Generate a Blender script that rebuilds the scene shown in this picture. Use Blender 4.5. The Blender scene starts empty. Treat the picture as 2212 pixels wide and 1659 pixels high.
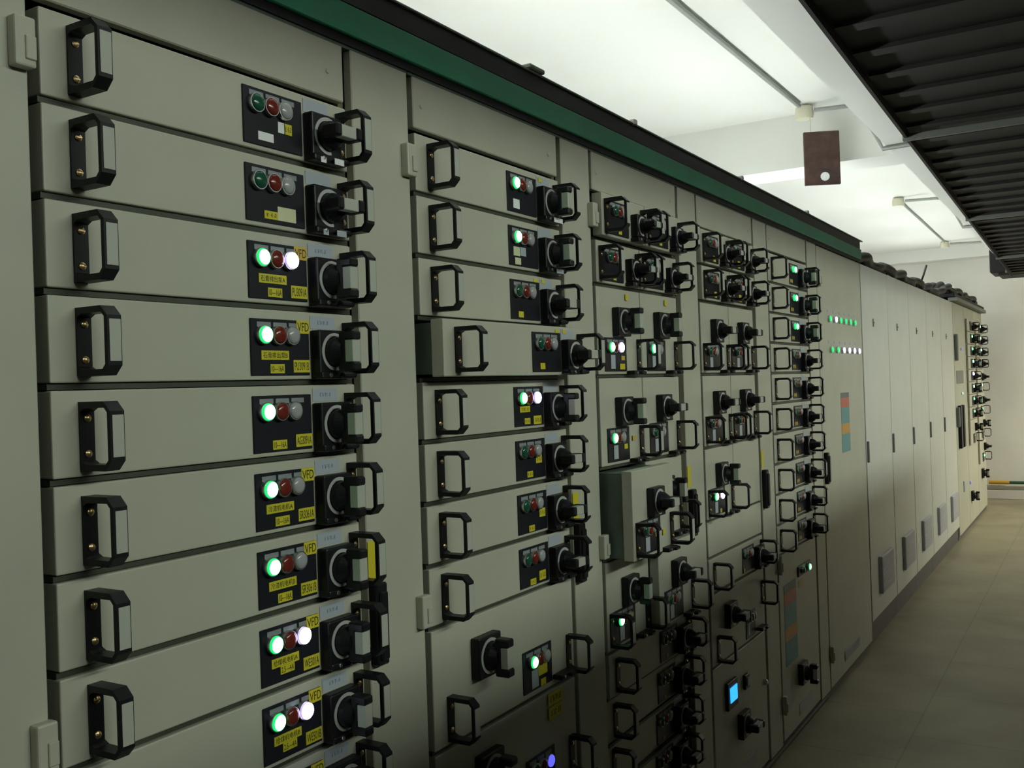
import bpy, bmesh, math, random
from mathutils import Vector, Matrix
random.seed(7)
SC = bpy.context.scene
COL = SC.collection
PI = math.pi

# ------------------------------------------------------------------ camera, world, exposure
CAM_D, CAM_Z = 1.16, 1.52            # distance to the cabinet fronts, eye height
PSI, PIT, ROL, FPX = math.radians(31.3), math.radians(0.17), math.radians(1.95), 2109.0
f = Vector((math.cos(PSI) * math.cos(PIT), math.sin(PSI) * math.cos(PIT), math.sin(PIT)))
r0 = f.cross(Vector((0, 0, 1))).normalized()
u0 = r0.cross(f)
rv = r0 * math.cos(ROL) - u0 * math.sin(ROL)
uv = r0 * math.sin(ROL) + u0 * math.cos(ROL)
cam = bpy.data.cameras.new('camera')
cam.sensor_width = 36.0
cam.lens = 36.0 * FPX / 2212.0
cam.clip_start = 0.02
cam_o = bpy.data.objects.new('camera', cam)
COL.objects.link(cam_o)
cam_o.matrix_world = Matrix(((rv.x, uv.x, -f.x, 0), (rv.y, uv.y, -f.y, -CAM_D), (rv.z, uv.z, -f.z, CAM_Z), (0, 0, 0, 1)))
SC.camera = cam_o

W = bpy.data.worlds.new('world')
SC.world = W
W.use_nodes = True
W.node_tree.nodes['Background'].inputs[0].default_value = (0.8, 1.0, 0.85, 1)
W.node_tree.nodes['Background'].inputs[1].default_value = 0.004
SC.view_settings.view_transform = 'Standard'
SC.view_settings.look = 'None'
SC.view_settings.gamma = 1
SC.view_settings.exposure = 0.0
SC.cycles.max_bounces = 8


def area(name, loc, size_x, size_y, power, color, target, spread=180):
    l = bpy.data.lights.new(name, 'AREA')
    l.shape = 'RECTANGLE'
    l.size, l.size_y = size_x, size_y
    l.energy = power
    l.spread = math.radians(spread)
    l.color = color
    o = bpy.data.objects.new(name, l)
    COL.objects.link(o)
    o.location = loc
    d = Vector(target) - Vector(loc)
    o.rotation_euler = d.to_track_quat('-Z', 'Y').to_euler()
    return o


LAMP_COL = (0.90, 1.0, 0.88)
# the ceiling lights of the room part beyond the added, unseen light-blocking wall (they reach the cabinets over its top)
area('room_ceiling_light', (4.3, -4.0, 2.93), 9.5, 0.25, 49, LAMP_COL, (4.3, 0.0, 1.42), 75)
# the ceiling lights of the open floor at the far end
area('far_ceiling_light', (11.2, -2.6, 2.93), 0.3, 2.0, 180, (1.0, 0.96, 0.78), (11.3, -1.4, 0.0), 150)

# ------------------------------------------------------------------ materials


def new_mat(name, base, rough=0.5, metal=0.0, noise=0.0, nscale=6.0, bump=0.0, spec=0.5):
    m = bpy.data.materials.new(name)
    m.use_nodes = True
    nt = m.node_tree
    b = nt.nodes['Principled BSDF']
    b.inputs['Base Color'].default_value = (*base, 1)
    b.inputs['Roughness'].default_value = rough
    b.inputs['Metallic'].default_value = metal
    b.inputs['Specular IOR Level'].default_value = spec
    if noise or bump:
        tc = nt.nodes.new('ShaderNodeTexCoord')
        nz = nt.nodes.new('ShaderNodeTexNoise')
        nz.inputs['Scale'].default_value = nscale
        nz.inputs['Detail'].default_value = 5
        nt.links.new(tc.outputs['Object'], nz.inputs['Vector'])
        if noise:
            rp = nt.nodes.new('ShaderNodeValToRGB')
            rp.color_ramp.elements[0].position = 0.3
            rp.color_ramp.elements[1].position = 0.7
            rp.color_ramp.elements[0].color = (*[c * (1 - noise) for c in base], 1)
            rp.color_ramp.elements[1].color = (*[min(1, c * (1 + noise)) for c in base], 1)
            nt.links.new(nz.outputs['Fac'], rp.inputs['Fac'])
            nt.links.new(rp.outputs['Color'], b.inputs['Base Color'])
        if bump:
            bp = nt.nodes.new('ShaderNodeBump')
            bp.inputs['Strength'].default_value = bump
            bp.inputs['Distance'].default_value = 0.01
            nt.links.new(nz.outputs['Fac'], bp.inputs['Height'])
            nt.links.new(bp.outputs['Normal'], b.inputs['Normal'])
    return m


def emit_mat(name, base, color, strength, rough=0.2):
    m = new_mat(name, base, rough)
    b = m.node_tree.nodes['Principled BSDF']
    b.inputs['Emission Color'].default_value = (*color, 1)
    b.inputs['Emission Strength'].default_value = strength
    return m


M = {}
M['paint'] = new_mat('beige grey paint', (0.47, 0.47, 0.38), 0.45, noise=0.05, nscale=5)
M['door'] = new_mat('beige grey paint lit copy', (0.62, 0.63, 0.58), 0.42, noise=0.04, nscale=4)  # cabinet paint lightened, brighter light on the far doors put into the colour
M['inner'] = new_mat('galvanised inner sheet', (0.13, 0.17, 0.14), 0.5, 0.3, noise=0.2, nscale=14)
M['divider'] = new_mat('divider rail with gap shade', (0.050, 0.057, 0.038), 0.5, noise=0.15, nscale=12)  # rail colour darkened to carry the shade of the gaps between drawers
M['olive'] = new_mat('folded panel edge', (0.20, 0.18, 0.11), 0.55, noise=0.1, nscale=12)
M['black'] = new_mat('black plastic', (0.009, 0.0095, 0.011), 0.42, noise=0.1, nscale=40, spec=0.28)
M['plate'] = new_mat('black satin plate', (0.012, 0.013, 0.018), 0.42, spec=0.3)
M['insert'] = new_mat('light grey insert', (0.44, 0.46, 0.40), 0.5)
M['ring'] = new_mat('grey scale ring', (0.42, 0.44, 0.42), 0.45)
M['brass'] = new_mat('brass screw', (0.75, 0.55, 0.28), 0.3, 1.0)
M['steel'] = new_mat('steel', (0.6, 0.6, 0.58), 0.3, 1.0)
M['chrome'] = new_mat('chrome bezel', (0.62, 0.63, 0.62), 0.34, 1.0)
M['yellow'] = new_mat('yellow tape', (0.62, 0.55, 0.025), 0.5)
M['amber'] = new_mat('amber tape', (0.60, 0.42, 0.06), 0.5)
M['cream'] = new_mat('cream paper tag', (0.66, 0.66, 0.42), 0.6)
M['white'] = new_mat('white film and glints', (0.90, 0.92, 0.92), 0.12)  # whitened to carry the glints of the shiny tags
M['strip'] = new_mat('grey name strip', (0.24, 0.27, 0.28), 0.35)
M['bluelabel'] = new_mat('pale blue name label', (0.40, 0.45, 0.50), 0.4)
M['ink'] = new_mat('black ink', (0.03, 0.03, 0.008), 0.6)
M['blueink'] = new_mat('blue ink', (0.10, 0.17, 0.30), 0.6)
M['lens_red'] = new_mat('red lens', (0.16, 0.022, 0.016), 0.15)
M['lens_green'] = new_mat('green lens', (0.012, 0.085, 0.050), 0.15)
M['lens_clear'] = new_mat('clear lens', (0.36, 0.37, 0.37), 0.15)
M['lit_green'] = emit_mat('lit green lens', (0.0, 0.4, 0.1), (0.012, 0.80, 0.17), 1.15)
M['core_green'] = emit_mat('lit green core', (0.4, 1, 0.6), (0.30, 1.0, 0.48), 9.0)
M['lit_white'] = emit_mat('lit white lens', (0.8, 0.8, 1.0), (0.42, 0.30, 1.0), 1.15)
M['core_white'] = emit_mat('lit white core', (1, 1, 1), (0.80, 0.74, 1.0), 9.0)
M['lit_blue'] = emit_mat('lit blue lens', (0.1, 0.1, 0.9), (0.12, 0.12, 1.0), 1.2)
M['screen'] = emit_mat('lit blue display', (0.02, 0.1, 0.5), (0.02, 0.42, 1.0), 1.3)
M['green'] = new_mat('green enamel', (0.012, 0.24, 0.125), 0.5, noise=0.08, nscale=8)
M['dark'] = new_mat('dark sheet', (0.012, 0.012, 0.014), 0.6, spec=0.3)
M['cable'] = new_mat('dark cable sheath', (0.035, 0.038, 0.034), 0.6)
M['tray'] = new_mat('dark painted tray', (0.020, 0.018, 0.017), 0.75, noise=0.25, nscale=5)
M['rail'] = new_mat('grey strut rail', (0.20, 0.21, 0.19), 0.6)
M['conduit'] = new_mat('grey conduit', (0.25, 0.27, 0.25), 0.5)
M['box'] = new_mat('ivory box', (0.62, 0.60, 0.46), 0.5)
M['rust'] = new_mat('brown board', (0.055, 0.024, 0.019), 0.5, noise=0.45, nscale=18)
M['plinth'] = new_mat('dark plinth', (0.10, 0.09, 0.09), 0.6)
M['teal'] = new_mat('teal sticker', (0.10, 0.30, 0.31), 0.5)
M['red'] = new_mat('red sticker', (0.55, 0.12, 0.08), 0.5)
M['orange'] = new_mat('orange sticker', (0.60, 0.30, 0.04), 0.5)
M['slategrey'] = new_mat('slate sticker', (0.10, 0.15, 0.15), 0.5)
M['grille'] = new_mat('vent grille', (0.46, 0.46, 0.50), 0.5)
M['tube'] = emit_mat('fluorescent tube', (1, 1, 1), (0.95, 1.0, 0.97), 59.0)
M['plaster'] = new_mat('white plaster', (0.80, 0.79, 0.74), 0.85, noise=0.10, nscale=1.2, bump=0.1)
M['ceil'] = new_mat('white ceiling paint', (0.78, 0.79, 0.75), 0.9, noise=0.03, nscale=1.0)
M['slate'] = new_mat('dark light blocker', (0.10, 0.10, 0.095), 0.8, noise=0.05, nscale=2)  # kept dark so the added blocking wall bounces little light
M['skirt'] = new_mat('pale skirting', (0.66, 0.64, 0.60), 0.6)
M['pipegreen'] = new_mat('dark green pipe', (0.02, 0.08, 0.05), 0.5)
M['pipeyellow'] = new_mat('ochre pipe', (0.55, 0.33, 0.03), 0.5)


def floor_mat():
    m = new_mat('beige floor tile', (0.3, 0.25, 0.17), 0.42)
    nt = m.node_tree
    b = nt.nodes['Principled BSDF']
    tc = nt.nodes.new('ShaderNodeTexCoord')
    mp = nt.nodes.new('ShaderNodeMapping')
    mp.inputs['Location'].default_value = (0.45, 0.42, 0)
    br = nt.nodes.new('ShaderNodeTexBrick')
    br.offset = 0.5
    br.inputs['Scale'].default_value = 1.0
    br.inputs['Brick Width'].default_value = 0.6
    br.inputs['Row Height'].default_value = 0.6
    br.inputs['Mortar Size'].default_value = 0.004
    br.inputs['Color1'].default_value = (0.290, 0.262, 0.168, 1)
    br.inputs['Color2'].default_value = (0.275, 0.248, 0.160, 1)
    br.inputs['Mortar'].default_value = (0.215, 0.190, 0.125, 1)
    nz = nt.nodes.new('ShaderNodeTexNoise')
    nz.inputs['Scale'].default_value = 2.2
    nz.inputs['Detail'].default_value = 6
    rp = nt.nodes.new('ShaderNodeValToRGB')
    rp.color_ramp.elements[0].position = 0.35
    rp.color_ramp.elements[0].color = (0.72, 0.70, 0.68, 1)
    rp.color_ramp.elements[1].position = 0.62
    rp.color_ramp.elements[1].color = (1, 1, 1, 1)
    mx = nt.nodes.new('ShaderNodeMix')
    mx.data_type = 'RGBA'
    mx.blend_type = 'MULTIPLY'
    mx.inputs[0].default_value = 1.0
    L = nt.links.new
    L(tc.outputs['Object'], mp.inputs['Vector'])
    L(mp.outputs['Vector'], br.inputs['Vector'])
    L(tc.outputs['Object'], nz.inputs['Vector'])
    L(nz.outputs['Fac'], rp.inputs['Fac'])
    L(br.outputs['Color'], mx.inputs[6])
    L(rp.outputs['Color'], mx.inputs[7])
    L(mx.outputs[2], b.inputs['Base Color'])
    return m


M['floor'] = floor_mat()

# ------------------------------------------------------------------ mesh helpers


class MB:
    """collects shapes into one bmesh"""

    def __init__(self):
        self.bm = bmesh.new()

    def box(self, x0, x1, y0, y1, z0, z1, bevel=0.0, seg=1):
        r = bmesh.ops.create_cube(self.bm, size=1.0)
        vs = r['verts']
        for v in vs:
            v.co = Vector(((x0 + x1) / 2 + v.co.x * (x1 - x0), (y0 + y1) / 2 + v.co.y * (y1 - y0), (z0 + z1) / 2 + v.co.z * (z1 - z0)))
        if bevel:
            es = list({e for v in vs for e in v.link_edges})
            bmesh.ops.bevel(self.bm, geom=es, offset=bevel, segments=seg, affect='EDGES', profile=0.5)
        return self

    def lathe(self, c, axis, prof, n=20, a0=0.0, a1=2 * PI):
        """prof: (radius, distance along axis); axis 'x','y','z' ('y' points to -Y, out of the cabinets)"""
        full = abs(a1 - a0 - 2 * PI) < 1e-6
        rings = []
        k = n if full else n + 1
        for (r, h) in prof:
            ring = []
            if r < 1e-6:
                rings.append([self.bm.verts.new(self._ax(c, axis, 0, 0, h))])
                continue
            for i in range(k):
                a = a0 + (a1 - a0) * i / n
                ring.append(self.bm.verts.new(self._ax(c, axis, r * math.cos(a), r * math.sin(a), h)))
            rings.append(ring)
        for A, B in zip(rings, rings[1:]):
            m = max(len(A), len(B))
            rng = range(m) if full else range(m - 1)
            for i in rng:
                j = (i + 1) % m
                if len(A) == 1 and len(B) == 1:
                    continue
                if len(A) == 1:
                    self.bm.faces.new((A[0], B[i], B[j]))
                elif len(B) == 1:
                    self.bm.faces.new((A[i], B[0], A[j]))
                else:
                    self.bm.faces.new((A[i], B[i], B[j], A[j]))
        return self

    @staticmethod
    def _ax(c, axis, p, q, h):
        if axis == 'y':
            return Vector((c[0] + p, c[1] - h, c[2] + q))
        if axis == 'x':
            return Vector((c[0] + h, c[1] + p, c[2] + q))
        return Vector((c[0] + p, c[1] + q, c[2] + h))

    def prism(self, pts, x0, x1):
        """closed outline of (y, z) points extruded along x"""
        A = [self.bm.verts.new((x0, y, z)) for y, z in pts]
        B = [self.bm.verts.new((x1, y, z)) for y, z in pts]
        n = len(pts)
        self.bm.faces.new(A)
        self.bm.faces.new(list(reversed(B)))
        for i in range(n):
            self.bm.faces.new((A[i], B[i], B[(i + 1) % n], A[(i + 1) % n]))
        return self

    def tube(self, pts, r, n=10):
        pts = [Vector(p) for p in pts]
        rings = []
        for i, p in enumerate(pts):
            d = (pts[min(i + 1, len(pts) - 1)] - pts[max(i - 1, 0)]).normalized()
            ref = Vector((0, 0, 1)) if abs(d.z) < 0.9 else Vector((1, 0, 0))
            s = d.cross(ref).normalized()
            t = s.cross(d)
            rings.append([self.bm.verts.new(p + s * r * math.cos(2 * PI * k / n) + t * r * math.sin(2 * PI * k / n)) for k in range(n)])
        for A, B in zip(rings, rings[1:]):
            for k in range(n):
                self.bm.faces.new((A[k], B[k], B[(k + 1) % n], A[(k + 1) % n]))
        self.bm.faces.new(rings[0])
        self.bm.faces.new(list(reversed(rings[-1])))
        return self

    def mesh(self, name, mat, smooth=False):
        bmesh.ops.recalc_face_normals(self.bm, faces=self.bm.faces)
        me = bpy.data.meshes.new(name)
        self.bm.to_mesh(me)
        self.bm.free()
        me.materials.append(mat)
        if smooth:
            me.polygons.foreach_set('use_smooth', [True] * len(me.polygons))
            try:
                me.set_sharp_from_angle(angle=math.radians(40))
            except Exception:
                pass
        return me


def obj(name, me, parent=None, loc=(0, 0, 0), rot=None):
    o = bpy.data.objects.new(name, me)
    COL.objects.link(o)
    if parent:
        o.parent = parent
    o.location = loc
    if rot:
        o.rotation_euler = rot
    return o


def tag(o, label, cat, group=None):
    o['label'] = label
    o['category'] = cat
    if group:
        o['group'] = group
    return o


def thing(name, loc, label, cat, group=None):
    o = bpy.data.objects.new(name, None)
    COL.objects.link(o)
    o.empty_display_size = 0.05
    o.location = loc
    return tag(o, label, cat, group)


def structure(name, me):
    o = obj(name, me)
    o['kind'] = 'structure'
    return o


CACHE = {}


def cached(key, fn):
    if key not in CACHE:
        CACHE[key] = fn()
    return CACHE[key]


def text_mesh(s, mat, wmax, hmax, bold=0.0):
    """lettering lying on the X-Z plane facing -Y, centred, fitted into wmax x hmax"""
    def build():
        cu = bpy.data.curves.new('lettering', 'FONT')
        cu.body = s
        cu.align_x = 'CENTER'
        cu.align_y = 'CENTER'
        cu.size = 1.0
        cu.resolution_u = 3
        cu.offset = bold
        t = bpy.data.objects.new('lettering', cu)
        COL.objects.link(t)
        dg = bpy.context.evaluated_depsgraph_get()
        me = bpy.data.meshes.new_from_object(t.evaluated_get(dg))
        bpy.data.objects.remove(t)
        bpy.data.curves.remove(cu)
        xs = [v.co.x for v in me.vertices]
        ys = [v.co.y for v in me.vertices]
        cx, cy = (min(xs) + max(xs)) / 2, (min(ys) + max(ys)) / 2
        sx, sy = wmax / (max(xs) - min(xs)), hmax / (max(ys) - min(ys))
        for v in me.vertices:
            v.co = Vector(((v.co.x - cx) * sx, -v.co.z, (v.co.y - cy) * sy))
        me.materials.clear()
        me.materials.append(mat)
        return me
    return cached(('text', s, mat.name, round(wmax, 4), round(hmax, 4)), build)


def scribble_mesh(n, mat, w, h, seed):
    """strokes of small print too small to read"""
    def build():
        rn = random.Random(seed)
        mb = MB()
        cw = w / n
        for i in range(n):
            x0 = -w / 2 + cw * (i + .12)
            x1 = -w / 2 + cw * (i + .88)
            for k in range(3):
                z = -h / 2 + h * (k + .5) / 3 + rn.uniform(-.06, .06) * h
                a, b = sorted((rn.uniform(x0, x1), rn.uniform(x0, x1)))
                mb.box(a, max(b, a + cw * .3), 0, .0002, z - h * .05, z + h * .05)
            xv = rn.uniform(x0, x1)
            mb.box(xv - cw * .05, xv + cw * .05, 0, .0002, -h / 2, h / 2)
        return mb.mesh('lettering', mat)
    return cached(('scr', n, mat.name, round(w, 4), round(h, 4), seed), build)


# ------------------------------------------------------------------ drawer parts (local: x right, -y out of the front, z up)
HX, HH, HD = 0.0108, 0.091, 0.065     # handle half width, height, depth


def handle_mesh():
    H, D = HH, HD
    mb = MB()
    out = [(0.0, 0.0), (-D + .013, 0.0), (-D, .013), (-D, H - .013), (-D + .013, H), (0.0, H)]
    inn = [(-.0032, .013), (-.012, .0085), (-D + .012, .0085), (-D + .0062, .0145), (-D + .0062, H - .0145), (-D + .012, H - .0085), (-.012, H - .0085), (-.0032, H - .013)]
    bm = mb.bm
    # ring between outline and window, built per side by bridging
    for x in (-HX, HX):
        O = [bm.verts.new((x, y, z)) for y, z in out]
        I = [bm.verts.new((x, y, z)) for y, z in inn]
        quads = [(O[0], O[1], I[2], I[1]), (O[0], I[1], I[0]), (O[1], O[2], I[3], I[2]), (O[2], O[3], I[4], I[3]),
                 (O[3], O[4], I[5], I[4]), (O[4], O[5], I[6], I[5]), (O[5], I[7], I[6]), (O[5], O[0], I[0], I[7])]
        for q in quads:
            bm.faces.new(q)
        if x < 0:
            O0, I0 = O, I
    for i in range(6):
        bm.faces.new((O0[i], O0[(i + 1) % 6], O[(i + 1) % 6], O[i]))
    for i in range(8):
        bm.faces.new((I0[i], I0[(i + 1) % 8], I[(i + 1) % 8], I[i]))
    return mb.mesh('handle', M['black'])


def mk_handle(parent, x, z, grip_label=True, screws=True):
    h = obj('handle', cached('handle', handle_mesh), parent, (x, -0.0005, z))
    if grip_label:
        obj('grip_label', cached('griplabel', lambda: MB().box(-.0080, .0092, -.0012, .0, .018, HH - .018, .0004).mesh('grip_label', M['insert'])), h, (0, -HD, 0))
    if screws:
        me = cached('screw', lambda: MB().lathe((0, 0, 0), 'y', [(0, .0), (.0052, 0), (.0052, .0015), (.003, .003), (0, .0032)], 12).box(-.004, .004, -.0036, -.002, -.0006, .0006).mesh('screw', M['brass'], True))
        for zz in (.022, HH - .022):
            obj('screw', me, h, (0, -.0032, zz))
    return h


def mk_lamp(parent, x, z, color, lit, y=-.003, s=1.0, hot=True):
    bez = cached(('bez', s), lambda: MB().lathe((0, 0, 0), 'y', [(0, 0), (.0152 * s, 0), (.0158 * s, .007 * s), (.0154 * s, .0092 * s), (.0141 * s, .0092 * s), (.0140 * s, .005 * s), (0, .005 * s)], 24).mesh('indicator_lamp', M['chrome'], True))
    b = obj('indicator_lamp', bez, parent, (x, y, z))
    mat = {('g', 1): 'lit_green', ('g', 0): 'lens_green', ('r', 0): 'lens_red', ('w', 0): 'lens_clear', ('w', 1): 'lit_white', ('b', 1): 'lit_blue', ('b', 0): 'lens_clear', ('r', 1): 'lens_red'}[(color, int(bool(lit)))]
    dome = [(.0138, .004), (.0138, .0092), (.0122, .0115), (.0080, .0130), (0, .0136)]
    if lit:
        dome = [(.0139, .004), (.0141, .0096), (.0134, .0118), (.0105, .0138), (0, .0150)]
    lens = cached(('lens', mat, s), lambda: MB().lathe((0, 0, 0), 'y', [(r * s, h * s) for r, h in dome], 24).mesh('lens', M[mat], True))
    ln = obj('lens', lens, b)
    if lit and color in 'gw' and (hot or color == 'w'):
        cm = 'core_green' if color == 'g' else 'core_white'
        kr = s * (1.0 if color == 'g' else 1.08)
        core = cached(('core', cm, s), lambda: MB().lathe((0, 0, 0), 'y', [(r * kr, h * kr) for r, h in [(.0122, .0100), (.0124, .0124), (.0105, .0143), (.0070, .0154), (0, .0158)]], 24).mesh('light_source', M[cm], True))
        obj('light_source', core, b)
    return b


def mk_switch(parent, xc, zc, on, size=.075, y=0.0, ring=True):
    """square base, grey scale ring, turning knob with a pale grip"""
    h = size / 2
    base = cached(('swbase', size), lambda: MB().box(-h, h, -.022, 0, -h, h, .003, 2).mesh('rotary_switch', M['black']))
    b = obj('rotary_switch', base, parent, (xc, y, zc))
    k = size / .075
    if ring:
        rg = cached(('swring', size), lambda: MB().lathe((0, 0, 0), 'y', [(.0265 * k, .0215), (.0265 * k, .0232), (.0325 * k, .0232), (.0325 * k, .0215)], 40, math.radians(45), math.radians(285)).mesh('scale_ring', M['ring']))
        obj('scale_ring', rg, b)

    def knob():
        mb = MB().lathe((0, 0, 0), 'y', [(.0255 * k, .021), (.0250 * k, .034), (.0165 * k, .047), (0, .047)], 24)
        mb.box(-.011 * k, .011 * k, -.056, -.040, -.034 * k, .034 * k, .0025)
        mb.box(-.011 * k, .011 * k, -.074, -.050, .019 * k, .034 * k, .003)
        mb.box(-.011 * k, .011 * k, -.074, -.050, -.034 * k, -.019 * k, .003)
        return mb.mesh('knob', M['black'])

    def ins():
        return MB().box(-.0100 * k, .0100 * k, -.0715, -.054, -.0188 * k, .0188 * k, .001).mesh('grip_insert', M['insert'])
    rot = (0, 0 if on else PI / 2, 0)
    kb = obj('knob', cached(('knob', size), knob), b, (0, 0, 0), rot)
    obj('grip_insert', cached(('ins', size), ins), b, (0, 0, 0), rot)
    return b


def mk_tag(parent, x0, x1, z0, z1, mat, text=None, y=-.0032, tilt=0.0, ink='ink', name='sticker'):
    w, h = x1 - x0, z1 - z0
    me = cached(('tag', round(w, 4), round(h, 4), mat), lambda: MB().box(-w / 2, w / 2, -.0008, 0, -h / 2, h / 2).mesh(name, M[mat]))
    t = obj(name, me, parent, ((x0 + x1) / 2, y, (z0 + z1) / 2), (0, tilt, 0))
    if isinstance(text, int):
        obj('lettering', scribble_mesh(text, M[ink], w * (.8 if ink == 'ink' else .46), h * (.5 if ink == 'ink' else .3), text), t, (0, -.0012, 0))
    elif text:
        obj('lettering', text_mesh(text, M[ink], w * .88, h * .66), t, (0, -.0011, 0))
    return t


def mk_plate(parent, x0, x1, z0, z1, strips=((.10, .33), (.37, .60), (.64, .86)), y=0.0):
    w, h = x1 - x0, z1 - z0
    me = cached(('plate', round(w, 4), round(h, 4)), lambda: MB().box(0, w, -.003, 0, 0, h, .0008).mesh('indicator_plate', M['plate']))
    p = obj('indicator_plate', me, parent, (x0, y, z0))
    for a, b in strips:
        sw = (b - a) * w
        sm = cached(('strip', round(sw, 4)), lambda: MB().box(0, sw, -.0008, 0, 0, .0082).mesh('name_strip', M['strip']))
        s = obj('name_strip', sm, p, (a * w, -.003, h - .0135))
    return p


def mk_body(parent, w, h, depth=.30, perforated=False):
    """steel tray of the drawer behind its front panel"""
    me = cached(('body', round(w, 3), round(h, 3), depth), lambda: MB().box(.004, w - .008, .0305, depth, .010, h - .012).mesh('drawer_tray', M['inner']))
    return obj('drawer_tray', me, parent)


def mk_panel(parent, w, h, olive=True):
    me = cached(('panel', round(w, 3), round(h, 3)), lambda: MB().box(0, w, 0, .030, .0045, h - .0055, .0022, 2).mesh('front_panel', M['paint']))
    return obj('front_panel', me, parent)


P = 0.1244                            # height of one drawer row


def drawer_base(kind, x, z, w, n, label, group, pull=0.0):
    t = thing('withdrawable_drawer', (x, -pull, z), label, 'drawer', group)
    mk_panel(t, w, n * P)
    mk_body(t, w, n * P)
    return t


def latch(t, x0, x1, z0=.0042):
    w = x1 - x0
    me = cached(('latch', round(w, 3)), lambda: MB().box(0, w, -.026, 0, 0, .0125, .003, 2).box(w * .55, w, -.034, -.02, .001, .0105, .003).mesh('interlock_latch', M['black']))
    l = obj('interlock_latch', me, t, (x0, 0, z0))
    sc = cached('smallscrew', lambda: MB().lathe((0, 0, 0), 'y', [(0, 0), (.0038, 0), (.0034, .0015), (0, .002)], 10).mesh('screw', M['steel'], True))
    obj('screw', sc, l, (w * .26, -.0262, .0062))
    return l


def lamps3(t, xs, z, state, y=-.003, s=1.0, hot=True):
    """state: 3 letters, upper case = lit"""
    for x, c in zip(xs, state):
        mk_lamp(t, x, z, c.lower(), c.isupper(), y, s, hot and not (state.startswith('GG') and x == xs[0]))


def wide_drawer(x, z, state, on, label, group, tags=(), pull=0.0, name_label=True, wtext=None, dx=0.0):
    t = drawer_base('w', x, z, .595, 1, label, group, pull)
    mk_handle(t, .049, .0125)
    mk_plate(t, .345 + dx, .478 + dx, .0115, .1034)
    lamps3(t, (.369 + dx, .401 + dx, .432 + dx), .0770, state)
    mk_switch(t, .520 + dx, .0505, on)
    latch(t, .483 + dx, .566 + dx)
    if name_label:
        l = mk_tag(t, .484 + dx, .546 + dx, .0905, .1130, 'bluelabel', wtext, y=-.0002, ink='blueink', name='name_label')
    mk_handle(t, .576, .0125)
    for a in tags:
        mk_tag(t, a[0] + dx, a[1] + dx, a[2], a[3], a[4], a[5] if len(a) > 5 else None, y=a[6] if len(a) > 6 else -.0032)
    return t


def half_drawer(x, z, state, on, label, group, pull=0.0, tags=()):
    t = drawer_base('h', x, z, .283, 1, label, group, pull)
    mk_plate(t, .030, .165, .0115, .1034)
    lamps3(t, (.066, .093, .120), .0770, state)
    mk_handle(t, .024, .0125)
    mk_switch(t, .216, .0505, on, .064)
    latch(t, .180, .246)
    mk_handle(t, .262, .0125)
    for a in tags:
        mk_tag(t, *a[:6])
    return t


def double_half(x, z, state, on, label, group, pull=0.0, tags=(), left=True, w=.283):
    t = drawer_base('dh', x, z, w, 2, label, group, pull)
    mk_switch(t, .133, .150, on, .080)
    mk_plate(t, .036, .176, .013, .106)
    lamps3(t, (.061, .090, .119), .0790, state)
    mk_tag(t, .070, .098, .020, .058, 'bluelabel', None, name='name_label')
    latch(t, .178, .245, .002)
    if left:
        mk_handle(t, .024, .0145)
    mk_handle(t, .262, .014)
    for a in tags:
        mk_tag(t, *a[:6])
    return t


def double_wide(x, z, state, on, label, group, tags=(), swx=.180, swz=.155, px=.344):
    t = drawer_base('dw', x, z, .595, 2, label, group)
    mk_switch(t, swx, swz, on, .088)
    mk_plate(t, px, px + .133, .018, .115)
    lamps3(t, (px + .034, px + .066, px + .097), .088, state)
    mk_tag(t, px + .035, px + .066, .024, .066, 'bluelabel', None, name='name_label')
    latch(t, px + .138, px + .205, .018)
    mk_handle(t, .055, .012)
    mk_handle(t, .565, .018)
    for a in tags:
        mk_tag(t, *a[:6])
    return t


# ------------------------------------------------------------------ cabinets
ZT = 2.038                            # top of the first drawer row
DEPTH = 0.55


def zrow(k):
    return ZT - P * k


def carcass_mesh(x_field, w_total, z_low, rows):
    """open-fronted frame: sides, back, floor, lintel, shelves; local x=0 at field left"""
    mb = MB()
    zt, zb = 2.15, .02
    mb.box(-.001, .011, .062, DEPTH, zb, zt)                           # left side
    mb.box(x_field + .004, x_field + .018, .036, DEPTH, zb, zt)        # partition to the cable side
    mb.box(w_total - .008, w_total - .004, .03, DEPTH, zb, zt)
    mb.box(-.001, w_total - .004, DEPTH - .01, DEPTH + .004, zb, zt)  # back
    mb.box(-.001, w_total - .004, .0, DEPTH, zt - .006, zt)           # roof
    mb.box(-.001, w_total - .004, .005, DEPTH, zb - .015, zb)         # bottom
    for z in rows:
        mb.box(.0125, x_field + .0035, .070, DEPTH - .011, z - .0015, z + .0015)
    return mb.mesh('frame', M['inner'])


def rotary_door_lock(parent, x, z, yellow=True, name='door_lock'):
    me = cached('doorlock', lambda: MB().box(-.016, .016, -.020, 0, 0, .150, .003).box(-.011, .011, -.026, -.018, .01, .135, .003).mesh('door_lock', M['black']))
    o = obj(name, me, parent, (x, 0, z))
    if yellow:
        mk_tag(parent, x - .016, x + .014, z + .158, z + .226, 'yellow', None, y=-.0012)
    return o


def hinge(parent, x, z, h=.062, w=.03):
    me = cached(('hinge', h, w), lambda: MB().box(0, w, -.018, 0, 0, h, .003, 2).box(w * .45, w * .95, -.021, -.015, h * .15, h * .62, .001).mesh('hinge', M['paint']))
    return obj('hinge', me, parent, (x, 0, z))


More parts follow.
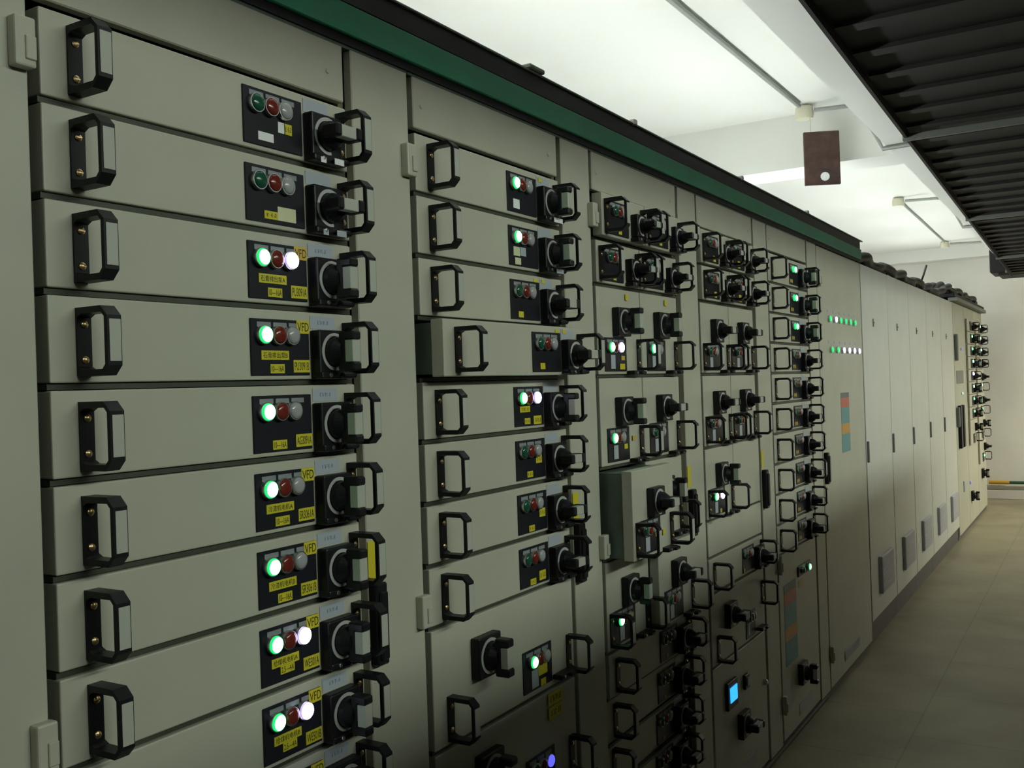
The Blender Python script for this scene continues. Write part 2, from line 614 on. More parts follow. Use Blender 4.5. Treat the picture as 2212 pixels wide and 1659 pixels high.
def drawer_cabinet(X0, label, rows, w=.798, lock=True, z_bot=.02, blank_top=True):
    t = thing('switchgear_cabinet', (X0, 0, 0), label, 'cabinet', 'grey switchgear cabinets in the row')
    obj('frame', carcass_mesh(.612, w, .05, rows), t)
    pm = M['paint']
    rm = cached('rail', lambda: MB().box(.0145, .6115, .007, .068, -.0042, .0035).mesh('divider_rail', M['divider']))
    for z in rows:
        obj('divider_rail', rm, t, (0, 0, z))
    if z_bot > .03:
        obj('bottom_panel', MB().box(.015, .610, 0, .018, .03, z_bot - .005, .002).mesh('bottom_panel', pm), t)
    obj('top_panel', MB().box(.013, .607, 0, .018, ZT + .005, 2.146, .002).mesh('top_panel', pm), t)
    obj('cable_compartment_door', MB().box(.628, w - .006, -.001, .018, .03, 2.146, .002).mesh('cable_compartment_door', pm), t)
    obj('door_seal', MB().box(.613, .627, .020, .030, .03, 2.146).mesh('door_seal', M['olive']), t)
    obj('plinth', MB().box(0, w - .006, .012, .06, 0, .025).mesh('plinth', M['plinth']), t)
    sc = cached('panelscrew', lambda: MB().lathe((0, 0, 0), 'y', [(0, 0), (.005, 0), (.004, .002), (0, .0025)], 10).mesh('screw', M['paint'], True))
    obj('screw', sc, t, (.565, 0, 2.09))
    obj('screw', sc, t, (.04, 0, 2.09))
    return t


NTH = ['nearest', 'second', 'third', 'fourth', 'fifth']
ROWN = ['top', 'second', 'third', 'fourth', 'fifth', 'sixth', 'seventh', 'eighth', 'ninth', 'tenth']
XC = [.750, 1.552, 2.343, 3.130, 3.930]
ALLROWS = [zrow(k) for k in range(1, 13)]

# the cabinet at the left edge of the photo (only its cable door shows)
c0 = thing('switchgear_cabinet', (-.05, 0, 0), 'plain grey cabinet door cut off by the left edge of the photo', 'cabinet', 'grey switchgear cabinets in the row')
obj('frame', MB().box(0, .782, .02, DEPTH, .02, 2.15).mesh('frame', M['inner']), c0)
obj('front_door', MB().box(.60, .7975, -.001, .018, .03, 2.146, .002).box(0, .585, -.001, .018, .03, 2.146, .002).mesh('front_door', M['paint']), c0)
obj('plinth', MB().box(0, .78, .012, .06, 0, .025).mesh('plinth', M['plinth']), c0)
for z in (1.942, 1.055):
    hinge(c0, .771, z, .064, .0285)

def rws(*ks):
    return [zrow(k) for k in ks]


c1 = drawer_cabinet(XC[0], 'nearest grey cabinet holding the column of wide drawers at photo left', rws(*range(1, 11)), XC[1] - XC[0], z_bot=zrow(10))
c2 = drawer_cabinet(XC[1], 'second grey drawer cabinet, the one with a half pulled wide drawer', rws(1, 2, 3, 4, 5, 6, 7, 8, 10, 12), XC[2] - XC[1], z_bot=zrow(12))
c3 = drawer_cabinet(XC[2], 'third grey drawer cabinet, with paired narrow drawers and one far pulled out', rws(1, 2, 4, 6, 8, 10, 11, 12, 13, 14), XC[3] - XC[2], z_bot=zrow(14))
c4 = drawer_cabinet(XC[3], 'fourth grey cabinet, with the blue lit display in its lower door', rws(1, 2, 4, 6, 8, 9, 10, 12), XC[4] - XC[3])
c5 = drawer_cabinet(XC[4], 'fifth grey cabinet, ten wide drawers above a door with sticker column', rws(*range(1, 11)), .796)
for c, zz in ((c1, 1.02), (c2, 1.02), (c4, 1.012)):
    rotary_door_lock(c, .645, zz)
rotary_door_lock(c3, .645, 1.02)
for c, z in ((c1, 1.938), (c1, 1.055), (c2, 1.938), (c2, 1.055)):
    hinge(c, .769, z, .064, .030)

# ------------------------------------------------------------------ cabinet 1 drawers
G1 = 'wide drawers of the nearest cabinet'
VFD = (.4475, .478, .0815, .1035, 'yellow', 'VFD', -.0035)
AMP = (.385, .417, .0150, .0300, 'yellow', '10—16A')


def code(s):
    return (.438, .4765, .0160, .0370, 'yellow', s)


def cn(s):
    return (.366, .428, .0370, .0520, 'yellow', s)


LD = XC[0] + .015
rows1 = [
    ('grw', False, 'topmost wide grey drawer of the nearest cabinet, shiny white tags, lamps off', [(.375, .409, .020, .034, 'white'), (.420, .436, .040, .058, 'white'), (.434, .452, .040, .058, 'yellow', 3), (.497, .510, .002, .0115, 'white', None, -.0262), (.522, .546, .001, .0115, 'white', None, -.0345)]),
    ('grw', False, 'second wide drawer from top, nearest cabinet, two blank yellowish tags, lamps off', [(.383, .413, .018, .031, 'yellow', 3), (.413, .455, .018, .041, 'cream'), (.497, .510, .002, .0115, 'bluelabel', None, -.0262), (.522, .546, .001, .0115, 'bluelabel', None, -.0345)]),
    ('GrW', True, 'wide grey drawer tagged PU3091A, green and white lamps lit', [(VFD[0], VFD[1], VFD[2], VFD[3], 'amber', 'VFD', -.0035), cn('石膏排出泵A'), AMP, code('PU3091A')]),
    ('Grw', True, 'wide grey drawer tagged PU3091B, green lamp lit', [VFD, cn('石膏排出泵B'), AMP, code('PU3091B')]),
    ('Grw', True, 'wide grey drawer tagged AG3091A, green lamp lit, no VFD sticker', [AMP, code('AG3091A')]),
    ('Grw', True, 'wide grey drawer tagged SR3061A, green lamp lit', [VFD, cn('冷渣机电机A'), AMP, code('SR3061A')]),
    ('Grw', True, 'wide grey drawer tagged SR3061B, green lamp lit', [VFD, cn('冷渣机电机B'), AMP, code('SR3061B')]),
    ('GrW', True, 'wide grey drawer tagged WE501A, green and white lamps lit', [VFD, cn('给煤机电机A'), (.385, .417, .0235, .0375, 'yellow', '2.5—4A'), code('WE501A')]),
    ('GrW', True, 'wide grey drawer tagged WE501B, green and white lamps lit', [VFD, cn('给煤机电机B'), (.385, .417, .0225, .0365, 'yellow', '2.5—4A'), code('WE501B')]),
    ('GrW', True, 'wide drawer of the nearest cabinet cut off by the bottom edge of the photo', [VFD]),
]
for k, (st, on, lab, tags) in enumerate(rows1):
    wide_drawer(LD, zrow(k + 1), st, on, lab, G1, tags, wtext=4 if k > 1 else None)

# ------------------------------------------------------------------ cabinet 2 drawers
G2 = 'wide drawers of the second cabinet'
L2 = XC[1] + .015
y2 = [(.456, .472, .103, .112, 'yellow', None, -.0004), (.492, .508, .103, .112, 'yellow', None, -.0014)]
rows2 = [
    ('Grw', True, 'topmost wide drawer of the second cabinet, green lamp lit, crumpled foil tag', [(.368, .396, .020, .042, 'white'), (.505, .548, .001, .0122, 'white', None, -.0345), (.492, .508, .100, .110, 'yellow', None, -.0014)], 0),  # the white tag on the latch stands in for an oval glint
    ('Grw', True, 'second wide drawer of the second cabinet, green lamp lit, cream tags', [(.362, .390, .034, .055, 'cream'), (.392, .418, .036, .056, 'bluelabel'), (.368, .394, .014, .030, 'cream'), (.510, .545, .002, .012, 'bluelabel', None, -.0345)], 0),
    ('grw', False, 'third wide drawer of the second cabinet, lamps off, flush with the front', [(.376, .398, .016, .030, 'yellow')] + y2, 0),
    ('grw', False, 'wide drawer of the second cabinet pulled forward, dark tray side showing', [(.376, .398, .018, .032, 'yellow')] + y2, .053),
    ('GrW', True, 'wide drawer of the second cabinet with green and white lamps lit', [(.366, .412, .044, .058, 'yellow', 5), (.386, .412, .016, .030, 'yellow', 3), (.428, .464, .014, .034, 'yellow', 4)], 0),
    ('grw', False, 'sixth wide drawer of the second cabinet, lamps off, yellow tag high at right', [(.432, .460, .046, .066, 'yellow', 3), (.390, .416, .016, .030, 'yellow', 3)], 0),
    ('grw', False, 'seventh wide drawer of the second cabinet, beside the long yellow strip', [(.440, .468, .042, .062, 'yellow', 3), (.390, .416, .014, .028, 'yellow', 3)], 0),
    ('grw', False, 'eighth wide drawer of the second cabinet, directly above the tall drawer', [(.430, .460, .018, .040, 'yellow', 3), (.388, .414, .014, .028, 'yellow', 3)], 0),
]
for k, (st, on, lab, tags, pull) in enumerate(rows2):
    wide_drawer(L2, zrow(k + 1), st, on, lab, G2, tags, pull)
double_wide(L2, zrow(10), 'Grw', True, 'tall drawer of the second cabinet with big rotary switch and green lamp lit', 'tall drawers', [(.408, .452, .046, .072, 'yellow'), (.420, .444, .020, .036, 'yellow')])
double_wide(L2, zrow(12), 'grB', True, 'tall drawer cut by the photo bottom below the one with big switch', 'tall drawers', [(.452, .520, .210, .240, 'yellow', 4), (.452, .520, .176, .2065, 'yellow', 5)])

# ------------------------------------------------------------------ cabinet 3 drawers
G3 = 'narrow drawers of the third cabinet'
GD = 'narrow two-row drawers'
A3, B3 = XC[2] + .015, XC[2] + .015 + .288
yt = [(.095, .115, .016, .028, 'yellow')]
half_drawer(A3, zrow(1), 'grw', False, 'left narrow drawer of the top pair, third cabinet, slightly pulled out', G3, .025, yt)
half_drawer(B3, zrow(1), 'grw', False, 'right narrow drawer of the top pair, third cabinet', G3, .025, yt)
half_drawer(A3, zrow(2), 'grw', False, 'left narrow drawer of the second pair, third cabinet', G3, .004, yt)
half_drawer(B3, zrow(2), 'grw', False, 'right narrow drawer of the second pair, third cabinet', G3, .004, [])
yd = [(.128, .160, .018, .034, 'yellow'), (.138, .160, .044, .056, 'amber'), (.178, .196, .214, .232, 'yellow')]
double_half(A3, zrow(4), 'GrW', True, 'two-row narrow drawer, third cabinet, green and white lamps lit', GD, 0, yd, left=False)
double_half(B3, zrow(4), 'Grw', True, 'two-row narrow drawer, third cabinet, right of the lit green and white pair', GD, 0, [yd[2]], left=False)
double_half(A3, zrow(6), 'Grw', True, 'two-row narrow drawer with green lamp, directly above the far pulled one', GD, 0, left=False, tags=[(.138, .160, .044, .058, 'yellow'), (.196, .216, .064, .078, 'amber')])
double_half(B3, zrow(6), 'grw', False, 'two-row narrow drawer, third cabinet, knob turned level, lamps off', GD, 0, [], left=False)
double_half(A3, zrow(8), 'grw', False, 'narrow drawer pulled far out, its dark tray side visible, third cabinet', GD, .085, [(.138, .162, .052, .066, 'yellow'), (.190, .206, .048, .064, 'yellow'), (.146, .164, .118, .132, 'yellow')])
double_half(B3, zrow(8), 'grw', True, 'narrow drawer partly hidden right of the far pulled one, third cabinet', GD, .0, [], left=False)
double_half(A3, zrow(10), 'Grw', True, 'two-row narrow drawer with green lamp, below the far pulled one', GD, 0, [(.140, .160, .070, .082, 'yellow')])
double_half(B3, zrow(10), 'grw', False, 'lowest right two-row narrow drawer, third cabinet, pulled out slightly', GD, .03, [(.146, .164, .112, .124, 'yellow')], left=False)
labs3 = ['uppermost of the wide drawers low in the dark of the third cabinet', 'second of the wide drawers low in the dark, third cabinet', 'third of the wide drawers low in the dark, third cabinet', 'wide drawer at the very bottom of the third cabinet, cut by the photo edge']
for k in range(10, 14):
    wide_drawer(A3 + .002, zrow(k + 1), 'grw', False, labs3[k - 10], 'low wide drawers', [(.386, .402, .016, .028, 'amber')], pull=[0, -.012, -.020, -.026][k - 10])

# ------------------------------------------------------------------ cabinet 4
G4 = 'narrow drawers of the fourth cabinet'
A4, B4 = XC[3] + .015, XC[3] + .015 + .288
for k, who in ((0, 'top'), (1, 'second')):
    half_drawer(A4, zrow(k + 1), 'grw', False, 'left narrow drawer of the %s pair, fourth cabinet' % who, G4, .010, [(.108, .132, .016, .036, 'yellow')])
    half_drawer(B4, zrow(k + 1), 'grw', False, 'right narrow drawer of the %s pair, fourth cabinet' % who, G4, .010, [(.085, .112, .016, .042, 'yellow')])
for k, who in ((2, 'upper'), (4, 'lower')):
    double_half(A4, zrow(k + 2), 'grw', False, '%s left two-row drawer of the fourth cabinet, knob level, lamps off' % who, GD, 0, [(.130, .142, .016, .026, 'amber')] if k == 4 else [])
    double_half(B4, zrow(k + 2), 'grw', False, '%s right two-row drawer of the fourth cabinet, knob level, lamps off' % who, GD, 0, [])
double_half(A4, zrow(8), 'GrW', True, 'two-row drawer of the fourth cabinet, green and white lamps lit', GD, 0, [(.120, .138, .016, .030, 'amber'), (.206, .220, .040, .054, 'amber')])
obj('blank_panel', MB().box(.303, .605, 0, .018, zrow(8) + .004, zrow(6) - .004, .002).mesh('blank_panel', M['paint']), c4)
obj('blank_panel', MB().box(.015, .605, 0, .018, zrow(9) + .004, zrow(8) - .004, .002).mesh('blank_panel', M['paint']), c4)
wide_drawer(A4, zrow(10), 'grw', False, 'single wide drawer of the fourth cabinet, knob level, lamps off', 'low wide drawers', [(.352, .366, .014, .028, 'yellow'), (.500, .516, .098, .110, 'yellow', None, -.0014)])
t = drawer_base('dw', A4, zrow(12), .595, 2, 'tall drawer low in the fourth cabinet, above the blue display door', 'tall drawers')
mk_switch(t, .176, .150, False, .085)
mk_plate(t, .362, .470, .014, .110)
lamps3(t, (.385, .412, .440), .088, 'grw')
mk_tag(t, .375, .396, .024, .070, 'bluelabel', None, name='name_label')
latch(t, .480, .550, .02)
mk_handle(t, .062, .010)
mk_handle(t, .570, .105)
# lower door of cabinet 4
d4 = obj('lower_door', MB().box(.015, .605, 0, .018, .04, zrow(12) - .004, .002).mesh('lower_door', M['paint']), c4)
dm = obj('display_meter', MB().box(-.052, .052, -.012, 0, -.048, .048, .002).mesh('display_meter', M['black']), c4, (.180, 0, .418))
obj('screen', MB().box(-.036, .036, -.0145, -.011, -.026, .026).mesh('screen', M['screen']), dm, (.002, 0, .002))
sb = obj('push_button_plate', MB().box(-.024, .024, -.012, 0, -.026, .026, .002).mesh('push_button_plate', M['black']), c4, (.342, 0, .418))
obj('push_button', MB().box(-.012, .012, -.016, -.011, -.016, .016, .001).mesh('push_button', M['insert']), sb)
mk_switch(c4, .292, .278, False, .090)
lk = obj('key_lock', MB().lathe((0, 0, 0), 'y', [(0, 0), (.011, 0), (.011, .010), (.006, .014), (0, .014)], 16).mesh('key_lock', M['steel'], True), c4, (.573, 0, .350))
obj('vent_grille', MB().box(.22, .46, -.002, 0, .085, .13).mesh('vent_grille', M['grille']), c4)

# ------------------------------------------------------------------ cabinet 5
G5 = 'wide drawers of the fifth cabinet'
L5 = XC[4] + .015
for k in range(10):
    st = 'GGw' if k < 3 else 'grw'
    lab = ['topmost', 'second', 'third'][k] + ' wide drawer of the fifth cabinet, two green lamps lit' if k < 3 else ROWN[k] + ' wide drawer from the top, fifth cabinet, lamps off'
    wide_drawer(L5, zrow(k + 1), st, k < 3, lab, G5, [(.350, .366, .020, .034, 'amber'), (.372, .388, .020, .034, 'amber')], dx=-.040)
d5 = obj('lower_door', MB().box(.015, .605, 0, .018, .04, zrow(10) - .004, .002).mesh('lower_door', M['paint']), c5)
lp = obj('lamp_plate', MB().box(-.10, .10, -.006, 0, -.022, .022, .002).mesh('lamp_plate', M['black']), c5, (.390, 0, .680))
mk_lamp(c5, .345, .680, 'g', False, -.006)
mk_lamp(c5, .435, .680, 'g', True, -.006)
mk_tag(c5, .30, .36, .612, .640, 'yellow', None, y=-.0003)


def sticker_column(parent, x0, x1, ztop, parts):
    z = ztop
    for mat, h in parts:
        mk_tag(parent, x0, x1, z - h, z, mat, None, y=-.0003)
        z -= h


sticker_column(c5, .075, .255, .660, [('slategrey', .036), ('red', .052), ('teal', .090), ('orange', .056), ('teal', .10)])
mk_switch(c5, .290, .250, True, .090)
for z in (.152, .72):
    hinge(c5, -.0005, z, .076, .024)
obj('vent_grille', MB().box(.25, .47, -.002, 0, .075, .125).mesh('vent_grille', M['grille']), c5)

# ------------------------------------------------------------------ cabinet 6 (lamp door)
X6 = 4.728
c6 = thing('switchgear_cabinet', (X6, 0, 0), 'full door cabinet with two rows of small lit lamps and sticker column', 'cabinet', 'grey switchgear cabinets in the row')
obj('frame', MB().box(.004, .972, .02, DEPTH, .02, 2.15).mesh('frame', M['inner']), c6)
obj('front_door', MB().box(.012, .968, 0, .02, .03, 2.146, .003).mesh('front_door', M['paint']), c6)
obj('plinth', MB().box(.004, .972, .012, .06, 0, .025).mesh('plinth', M['plinth']), c6)
for i in range(6):
    mk_lamp(c6, .205 + i * .112, 1.803, 'w' if i in (1,) else 'g', True, 0, 1.05, False)
    mk_lamp(c6, .225 + i * .122, 1.651, 'g' if i < 2 else 'w', True, 0, 1.05, False)
    for z in (1.835, 1.683):
        mk_tag(c6, .185 + i * .118, .245 + i * .118, z, z + .012, 'bluelabel', None, y=-.0003, name='name_strip')
sticker_column(c6, .405, .590, 1.432, [('slategrey', .026), ('red', .050), ('teal', .084), ('orange', .052), ('teal', .095)])
rotary_door_lock(c6, .035, 1.005, False)
for z in (.155, 1.95):
    hinge(c6, .0045, z, .078, .024)
vg = MB()
for i in range(7):
    vg.box(.30, .64, -.004, 0, .088 + i * .007, .092 + i * .007)
obj('vent_grille', vg.mesh('vent_grille', M['grille']), c6)

# ------------------------------------------------------------------ cabinets 7-11 (plain doors)
X7, W7 = 5.712, .768
order7 = ['first', 'second', 'third', 'fourth', 'fifth']


def plain_meshes():
    w = W7
    fr = MB().box(.002, w - .002, .02, DEPTH, .125, 2.15).mesh('frame', M['inner'])
    dr = MB().box(.006, w - .006, -.001, .02, .128, 2.146, .003).mesh('front_door', M['door'])
    pl = MB().box(.002, w - .002, .015, DEPTH, 0, .125).mesh('plinth', M['plinth'])
    lt = MB().box(-.007, .007, -.006, 0, -.024, .024, .002).lathe((0, 0, 0), 'y', [(0, .005), (.004, .005), (.004, .010), (0, .010)], 12).mesh('latch', M['rail'])
    lk = MB().box(-.010, .010, -.012, 0, -.060, .060, .003).mesh('door_lock', M['rail'])
    g = MB().box(.0, .36, -.020, 0, 0, .215, .002)
    for i in range(18):
        g.box(.012, .348, -.0225, -.0195, .012 + i * .011, .018 + i * .011)
    gr = g.mesh('vent_grille', M['grille'])
    return fr, dr, pl, lt, lk, gr


fr7, dr7, pl7, lt7, lk7, gr7 = plain_meshes()
for i in range(5):
    lab = 'plain pale door cabinet with vent, %s past the lamp door cabinet' % order7[i]
    t = thing('plain_cabinet', (X7 + W7 * i, 0, 0), lab, 'cabinet', 'plain pale door cabinets in the far row')
    obj('frame', fr7, t)
    obj('front_door', dr7, t)
    obj('plinth', pl7, t)
    obj('latch', lt7, t, (.30, 0, 1.825))
    obj('door_lock', lk7, t, (.024, 0, 1.085))
    obj('vent_grille', gr7, t, (.235, 0, .245))

# ------------------------------------------------------------------ far cabinets with small lit modules
XF, WF = 9.555, .800
far = []
flab = ['far cabinet with two long black vertical bars, before the tiny lamp columns', 'far cabinet whose modules carry the left column of tiny green lamps', 'last cabinet of the row, tiny green lamps, against the far wall']
fb = MB().box(.002, WF - .002, .021, DEPTH, .02, 2.155).mesh('frame', M['inner'])
fd = MB().box(.006, WF - .006, -.001, .021, .04, 2.15, .003).mesh('front_panel', M['paint'])
fp = MB().box(.002, WF - .002, .012, .06, 0, .04).mesh('plinth', M['plinth'])
for i in range(3):
    t = thing('switchgear_cabinet', (XF + WF * i, 0, 0), flab[i], 'cabinet', 'far cabinets with tiny lamps')
    obj('frame', fb, t)
    obj('front_panel', fd, t)
    obj('plinth', fp, t)
    far.append(t)
for x in (.13, .33):
    obj('vertical_bar', MB().box(x, x + .10, -.03, 0, .82, 1.21, .006).mesh('vertical_bar', M['black']), far[0])
obj('vertical_bar', MB().box(.03, .07, -.03, 0, 1.02, 1.20, .006).mesh('vertical_bar', M['rail']), far[0])
obj('vertical_bar', MB().box(.05, .11, -.03, 0, 1.62, 1.86, .006).mesh('vertical_bar', M['rail']), far[0])
obj('black_window', MB().box(.12, .62, -.004, 0, 1.41, 1.53, .002).mesh('black_window', M['rail']), far[0])
mk_lamp(far[0], .50, 1.73, 'b', True, 0, .9)
mk_lamp(far[0], .46, 1.317, 'g', True, 0, .9)
obj('display_meter', MB().box(.36, .50, -.01, 0, .40, .50, .003).mesh('display_meter', M['bluelabel']), far[0])
mk_switch(far[1], .16, .30, True, .095, ring=False)
mk_lamp(far[1], .05, .439, 'b', True, 0, 1.0)

GF = 'far drawers with tiny lamps'


def far_drawer(x, z, n, state, on, label):
    t = thing('withdrawable_drawer', (x, -.004, z), label, 'drawer', GF)
    w = .60
    h = P * n
    obj('front_panel', cached(('fpanel', n), lambda: MB().box(0, w, -.016, 0, .003, h - .003, .002).mesh('front_panel', M['paint'])), t)
    zz = .012
    p = obj('indicator_plate', cached('fplate', lambda: MB().box(.20, .345, -.020, -.0155, .012, .104, .001).mesh('indicator_plate', M['plate'])), t)
    for j, c in enumerate(state):
        mk_lamp(t, .232 + .035 * j, .078, c.lower(), c.isupper(), -.019, .95, j == 1)
    mk_switch(t, .40, .055 if n == 1 else .165, on, .078, -.016, False)
    mk_handle(t, .485, .014, True, False).location.y = -.0165
    return t


left_states = [(1, 'grw', False), (2, 'GGw', True), (3, 'GGG', True), (4, 'GGW', True), (5, 'WWW', False), (6, 'GWG', True), (7, 'GGG', True), (8, 'GGw', True)]
nm = ['topmost', 'second', 'third', 'fourth', 'fifth', 'sixth', 'seventh', 'eighth', 'ninth', 'tenth']
for j, (k, st, on) in enumerate(left_states):
    far_drawer(XF + WF + .10, zrow(k), 1, st, on, '%s far drawer from the top in the left column of tiny lamps' % nm[j])
far_drawer(XF + WF + .10, zrow(10), 2, 'gbw', True, 'lowest far drawer of the left column of tiny lamps, two rows tall')
right_states = [(1, 1, 'GGg', False), (2, 1, 'GWG', False), (3, 1, 'GGW', False), (4, 1, 'grw', False), (6, 2, 'GGg', False), (8, 2, 'GGg', False), (10, 2, 'grw', True), (12, 2, 'GGw', False)]
for j, (k, n, st, on) in enumerate(right_states):
    far_drawer(XF + 2 * WF + .06, zrow(k), n, st, on, '%s far drawer from the top in the right column of tiny lamps' % nm[j])
mk_switch(far[2], .34, .43, True, .10, ring=False)
# the flat cover plate over the far cabinets
cov = thing('cover_plate', (XF, 0, 2.155), 'grey green overhanging cover on top of the far cabinets', 'cover')
obj('front_lip', MB().box(-.02, 3 * WF + .02, -.05, .03, .0, .034, .003).mesh('front_lip', M['rail']), cov)
obj('top_sheet', MB().box(-.06, 3 * WF + .02, -.03, .34, .0345, .070, .004).mesh('top_sheet', M['dark']), cov)

# ------------------------------------------------------------------ header strip over cabinets 0-6
hd = thing('header_strip', (-.6, 0, 2.15), 'long green and black strip running along the near cabinet tops', 'header')
HL = 5.70 + .6
obj('shadow_gap_strip', MB().box(0, HL, -.004, .10, .0, .016).mesh('shadow_gap_strip', M['dark']), hd)  # dark strip drawn in for the shadow gap under the green face
obj('green_face', MB().box(0, HL, -.012, .06, .016, .072, .002).mesh('green_face', M['green']), hd)
obj('black_face', MB().box(0, HL - .02, -.010, .08, .0725, .118, .002).mesh('black_face', M['dark']), hd)
obj('top_lip', MB().box(0, HL + .04, -.014, .09, .1185, .1235, .001).mesh('top_lip', M['rail']), hd)
cl = MB().box(-.010, .010, -.018, .0, -.006, .010, .002).mesh('clip', M['skirt'])
for X in (1.42, 2.62, 3.60, 4.55):
    obj('clip', cl, hd, (X + .6, -.001, .124))
obj('bracket', MB().box(-.02, .05, -.03, .12, 0, .012, .003).mesh('bracket', M['rail']), hd, (2.03 + .6, .01, .1245))

# cables lying on the tops of the plain cabinets
cb = thing('cable_bundle', (X7, 0, 2.15), 'loose dark cables lying along the tops of the plain far cabinets', 'cables')


def rise(x):
    q = min(1.0, max(0.0, (x - (XF - X7) + .55) / .4))
    return .082 * q * q * (3 - 2 * q)


for j in range(4):
    pts = []
    n = 200
    for i in range(n + 1):
        x = .02 + (XF - X7 + 2.2) * i / n
        pts.append((x, .035 + .045 * j + .014 * math.sin(x * 16 + j * 2), rise(x) + .031 + .030 * math.sin(x * 5.2 + j * 1.1) ** 2 + .006 * j))
    obj('cable', MB().tube(pts, .029, 12).mesh('cable', M['cable'], True), cb)
obj('cable_end', MB().tube([(2.36, .04, .05), (2.34, .01, .12), (2.30, -.02, .19)], .008, 6).mesh('cable_end', M['cable']), cb)

# ------------------------------------------------------------------ room
structure('floor', MB().box(-3.0, 14.4, -6.2, 2.0, -.10, 0).mesh('floor', M['floor']))
structure('ceiling', MB().box(-3.0, 14.4, -6.2, 2.0, 3.0, 3.10).mesh('ceiling', M['ceil']))
structure('wall_back', MB().box(-3.0, 14.4, 1.5, 1.65, 0, 3.0).mesh('wall_back', M['plaster']))
structure('wall_far', MB().box(12.85, 13.0, -6.2, 1.5, 0, 3.0).mesh('wall_far', M['plaster']))
structure('wall_right', MB().box(-3.0, 14.4, -6.2, -6.05, 0, 3.0).mesh('wall_right', M['plaster']))
structure('wall_near', MB().box(-3.0, -2.85, -6.05, 1.5, 0, 3.0).mesh('wall_near', M['plaster']))
structure('wall_light_blocker', MB().box(-2.85, 7.6, -2.25, -2.10, 0, 1.95).mesh('wall_light_blocker', M['slate']))  # unseen low wall, added to shade the lower cabinets
structure('baseboard_far', MB().box(12.825, 12.85, -6.05, 1.5, 0, .105, .004).mesh('baseboard_far', M['skirt']))
structure('trim_1', MB().box(-2.85, 12.85, -.56, -.227, 2.70, 3.0).mesh('trim_1', M['ceil']))          # beam along the row
structure('trim_2', MB().box(5.56, 5.86, -.227, 1.5, 2.70, 3.0).mesh('trim_2', M['ceil']))              # cross beam
structure('trim_3', MB().box(12.60, 12.85, -.227, 1.5, 2.86, 3.0).mesh('trim_3', M['ceil']))            # end beam

# fluorescent tubes standing on the cabinet roofs, shining on the ceiling
def tube_light(x, lab):
    t = thing('fluorescent_batten', (x, .44, 2.1562 if x > 9 else 2.1512), lab, 'lamp', 'tube lights on the cabinet tops')
    obj('housing', MB().box(-.62, .62, -.03, .03, 0, .05, .004).mesh('housing', M['skirt']), t)
    obj('tube', MB().lathe((-.6, 0, .075), 'x', [(0, 0), (.014, 0), (.014, 1.2), (0, 1.2)], 12).mesh('tube', M['tube'], True), t)
    for s in (-1, 1):
        obj('tube_holder', MB().box(s * .61 - .008, s * .61 + .008, -.012, .012, .05, .095, .002).mesh('tube_holder', M['skirt']), t)


# ------------------------------------------------------------------ tray above the aisle
tr = thing('cable_tray', (0, 0, 2.47), 'wide dark cable tray hanging above the aisle at upper right', 'cable tray')
mb = MB()
bm = mb.bm


def quadbox(mb, p, z0, z1):
    A = [mb.bm.verts.new((x, y, z0)) for x, y in p]
    B = [mb.bm.verts.new((x, y, z1)) for x, y in p]
    mb.bm.faces.new(A)
    mb.bm.faces.new(list(reversed(B)))
    for i in range(4):
        mb.bm.faces.new((A[i], A[(i + 1) % 4], B[(i + 1) % 4], B[i]))


def yl(x):
    return -.585 + .0185 * x


quadbox(mb, [(-2.5, yl(-2.5)), (11.2, yl(11.2)), (11.2, -1.95), (-2.5, -1.95)], .03, .14)
obj('tray_bed', mb.mesh('tray_bed', M['tray']), tr)
for i in range(52):
    x = -2.4 + i * .26
    obj('rung', MB().box(x, x + .06, -1.94, yl(x) - .01, .016, .0298).mesh('rung', M['tray']), tr)
mb = MB()
quadbox(mb, [(-2.5, yl(-2.5)), (11.2, yl(11.2)), (11.2, yl(11.2) + .012), (-2.5, yl(-2.5) + .012)], .0, .15)
obj('side_rail', mb.mesh('side_rail', M['tray']), tr)
for x in (1.7, 4.22, 6.72, 9.22):
    obj('support_strut', MB().box(x - .014, x + .014, -1.96, yl(x) + .02, -.010, .0155, .002).mesh('support_strut', M['rail']), tr)
dd = thing('cable_duct', (11.25, 0, 2.50), 'dark cable duct box at the far end of the overhead tray', 'cable duct')
obj('duct_body', MB().box(0, .5, -1.9, -.165, .03, .44, .01).mesh('duct_body', M['dark']), dd)
obj('bottom_rail', MB().box(.02, .48, -1.9, -.24, 0, .029, .004).mesh('bottom_rail', M['tray']), dd)
obj('pipe', MB().tube([(-.015, -.32, .02), (-.015, -.32, .36), (-.015, -.9, .37)], .010, 8).mesh('pipe', M['rail'], True), dd)

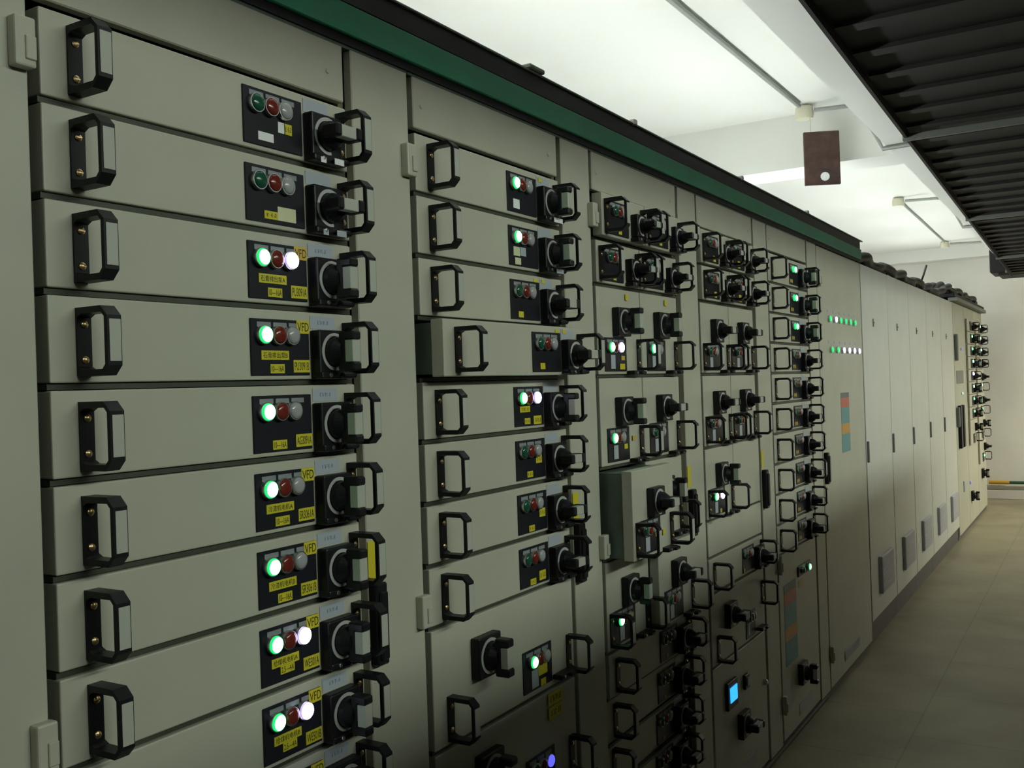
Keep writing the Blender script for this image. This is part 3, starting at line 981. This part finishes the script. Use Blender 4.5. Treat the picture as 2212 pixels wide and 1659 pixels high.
# ------------------------------------------------------------------ conduits and boxes on the ceiling
boxm = MB().lathe((0, 0, 0), 'z', [(0, 0), (.030, 0), (.046, -.012), (.050, -.050), (.044, -.075), (.0, -.078)], 20).mesh('round_box', M['box'], True)
jl = ['round ivory conduit box above the hanging brown board', 'round ivory conduit box in the middle of the lit ceiling', 'round ivory conduit box nearest to the far wall']
jx = [(5.40, .20), (8.72, .285), (12.0, .35)]
for (x, y), l in zip(jx, jl):
    o = obj('conduit_box', boxm, None, (x, y, 2.9995))
    tag(o, l, 'conduit box', 'round conduit boxes on the ceiling')
tag(obj('conduit_pipe', MB().tube([(1.0, .24, 2.985), (5.33, .21, 2.985)], .013, 8).mesh('conduit_pipe', M['conduit'], True)), 'long grey conduit along the ceiling to the nearest round box', 'conduit', 'grey ceiling conduits')
tag(obj('conduit_pipe', MB().tube([(8.80, .29, 2.985), (11.94, .345, 2.985)], .008, 8).mesh('conduit_pipe', M['conduit'], True)), 'thin grey conduit along the ceiling between the two far round boxes', 'conduit', 'grey ceiling conduits')
for (x, y), l in zip(jx, ['nearest short grey conduit crossing under the beam', 'middle short grey conduit crossing under the beam', 'farthest short grey conduit crossing under the beam']):
    tag(obj('conduit_pipe', MB().tube([(x, y - .055, 2.965), (x - .02, -.05, 2.95), (x - .05, -.16, 2.80), (x - .06, -.21, 2.688), (x - .09, -.6, 2.688)], .012, 8).mesh('conduit_pipe', M['conduit'], True)), l, 'conduit', 'grey ceiling conduits')
bb = thing('hanging_board', (5.40, .115, 2.553), 'brown rectangular board hanging below the nearest round ceiling box', 'board')
bb.rotation_euler = (0, 0, math.radians(25))
obj('board', MB().box(-.010, .010, -.094, .094, 0, .290, .003).mesh('board', M['rust']), bb)
obj('glint_disc', MB().lathe((-.010, -.012, .045), 'x', [(0, 0), (.024, 0), (.022, -.004), (0, -.005)], 20).mesh('glint_disc', M['white'], True), bb)  # white disc standing in for a light reflection on the board
obj('hanger_rod', MB().tube([(0, .055, .290), (0, .055, .369)], .0025, 6).mesh('hanger_rod', M['box']), bb)

# pipe along the foot of the far wall
pp = thing('wall_pipe', (12.80, 0, .20), 'green pipe with ochre end along the foot of the far wall', 'pipe')
obj('green_length', MB().tube([(0, -.16, 0), (0, -3.5, 0)], .018, 10).mesh('green_length', M['pipegreen'], True), pp)
obj('ochre_length', MB().tube([(0, .06, 0), (0, -.158, 0)], .022, 10).mesh('ochre_length', M['pipeyellow'], True), pp)

names = ['first', 'second', 'third', 'fourth', 'fifth', 'sixth', 'seventh', 'eighth', 'ninth']
for i in range(9):
    tube_light(.2 + i * 1.42, 'tube light on the cabinet tops, %s from the near end' % names[i])
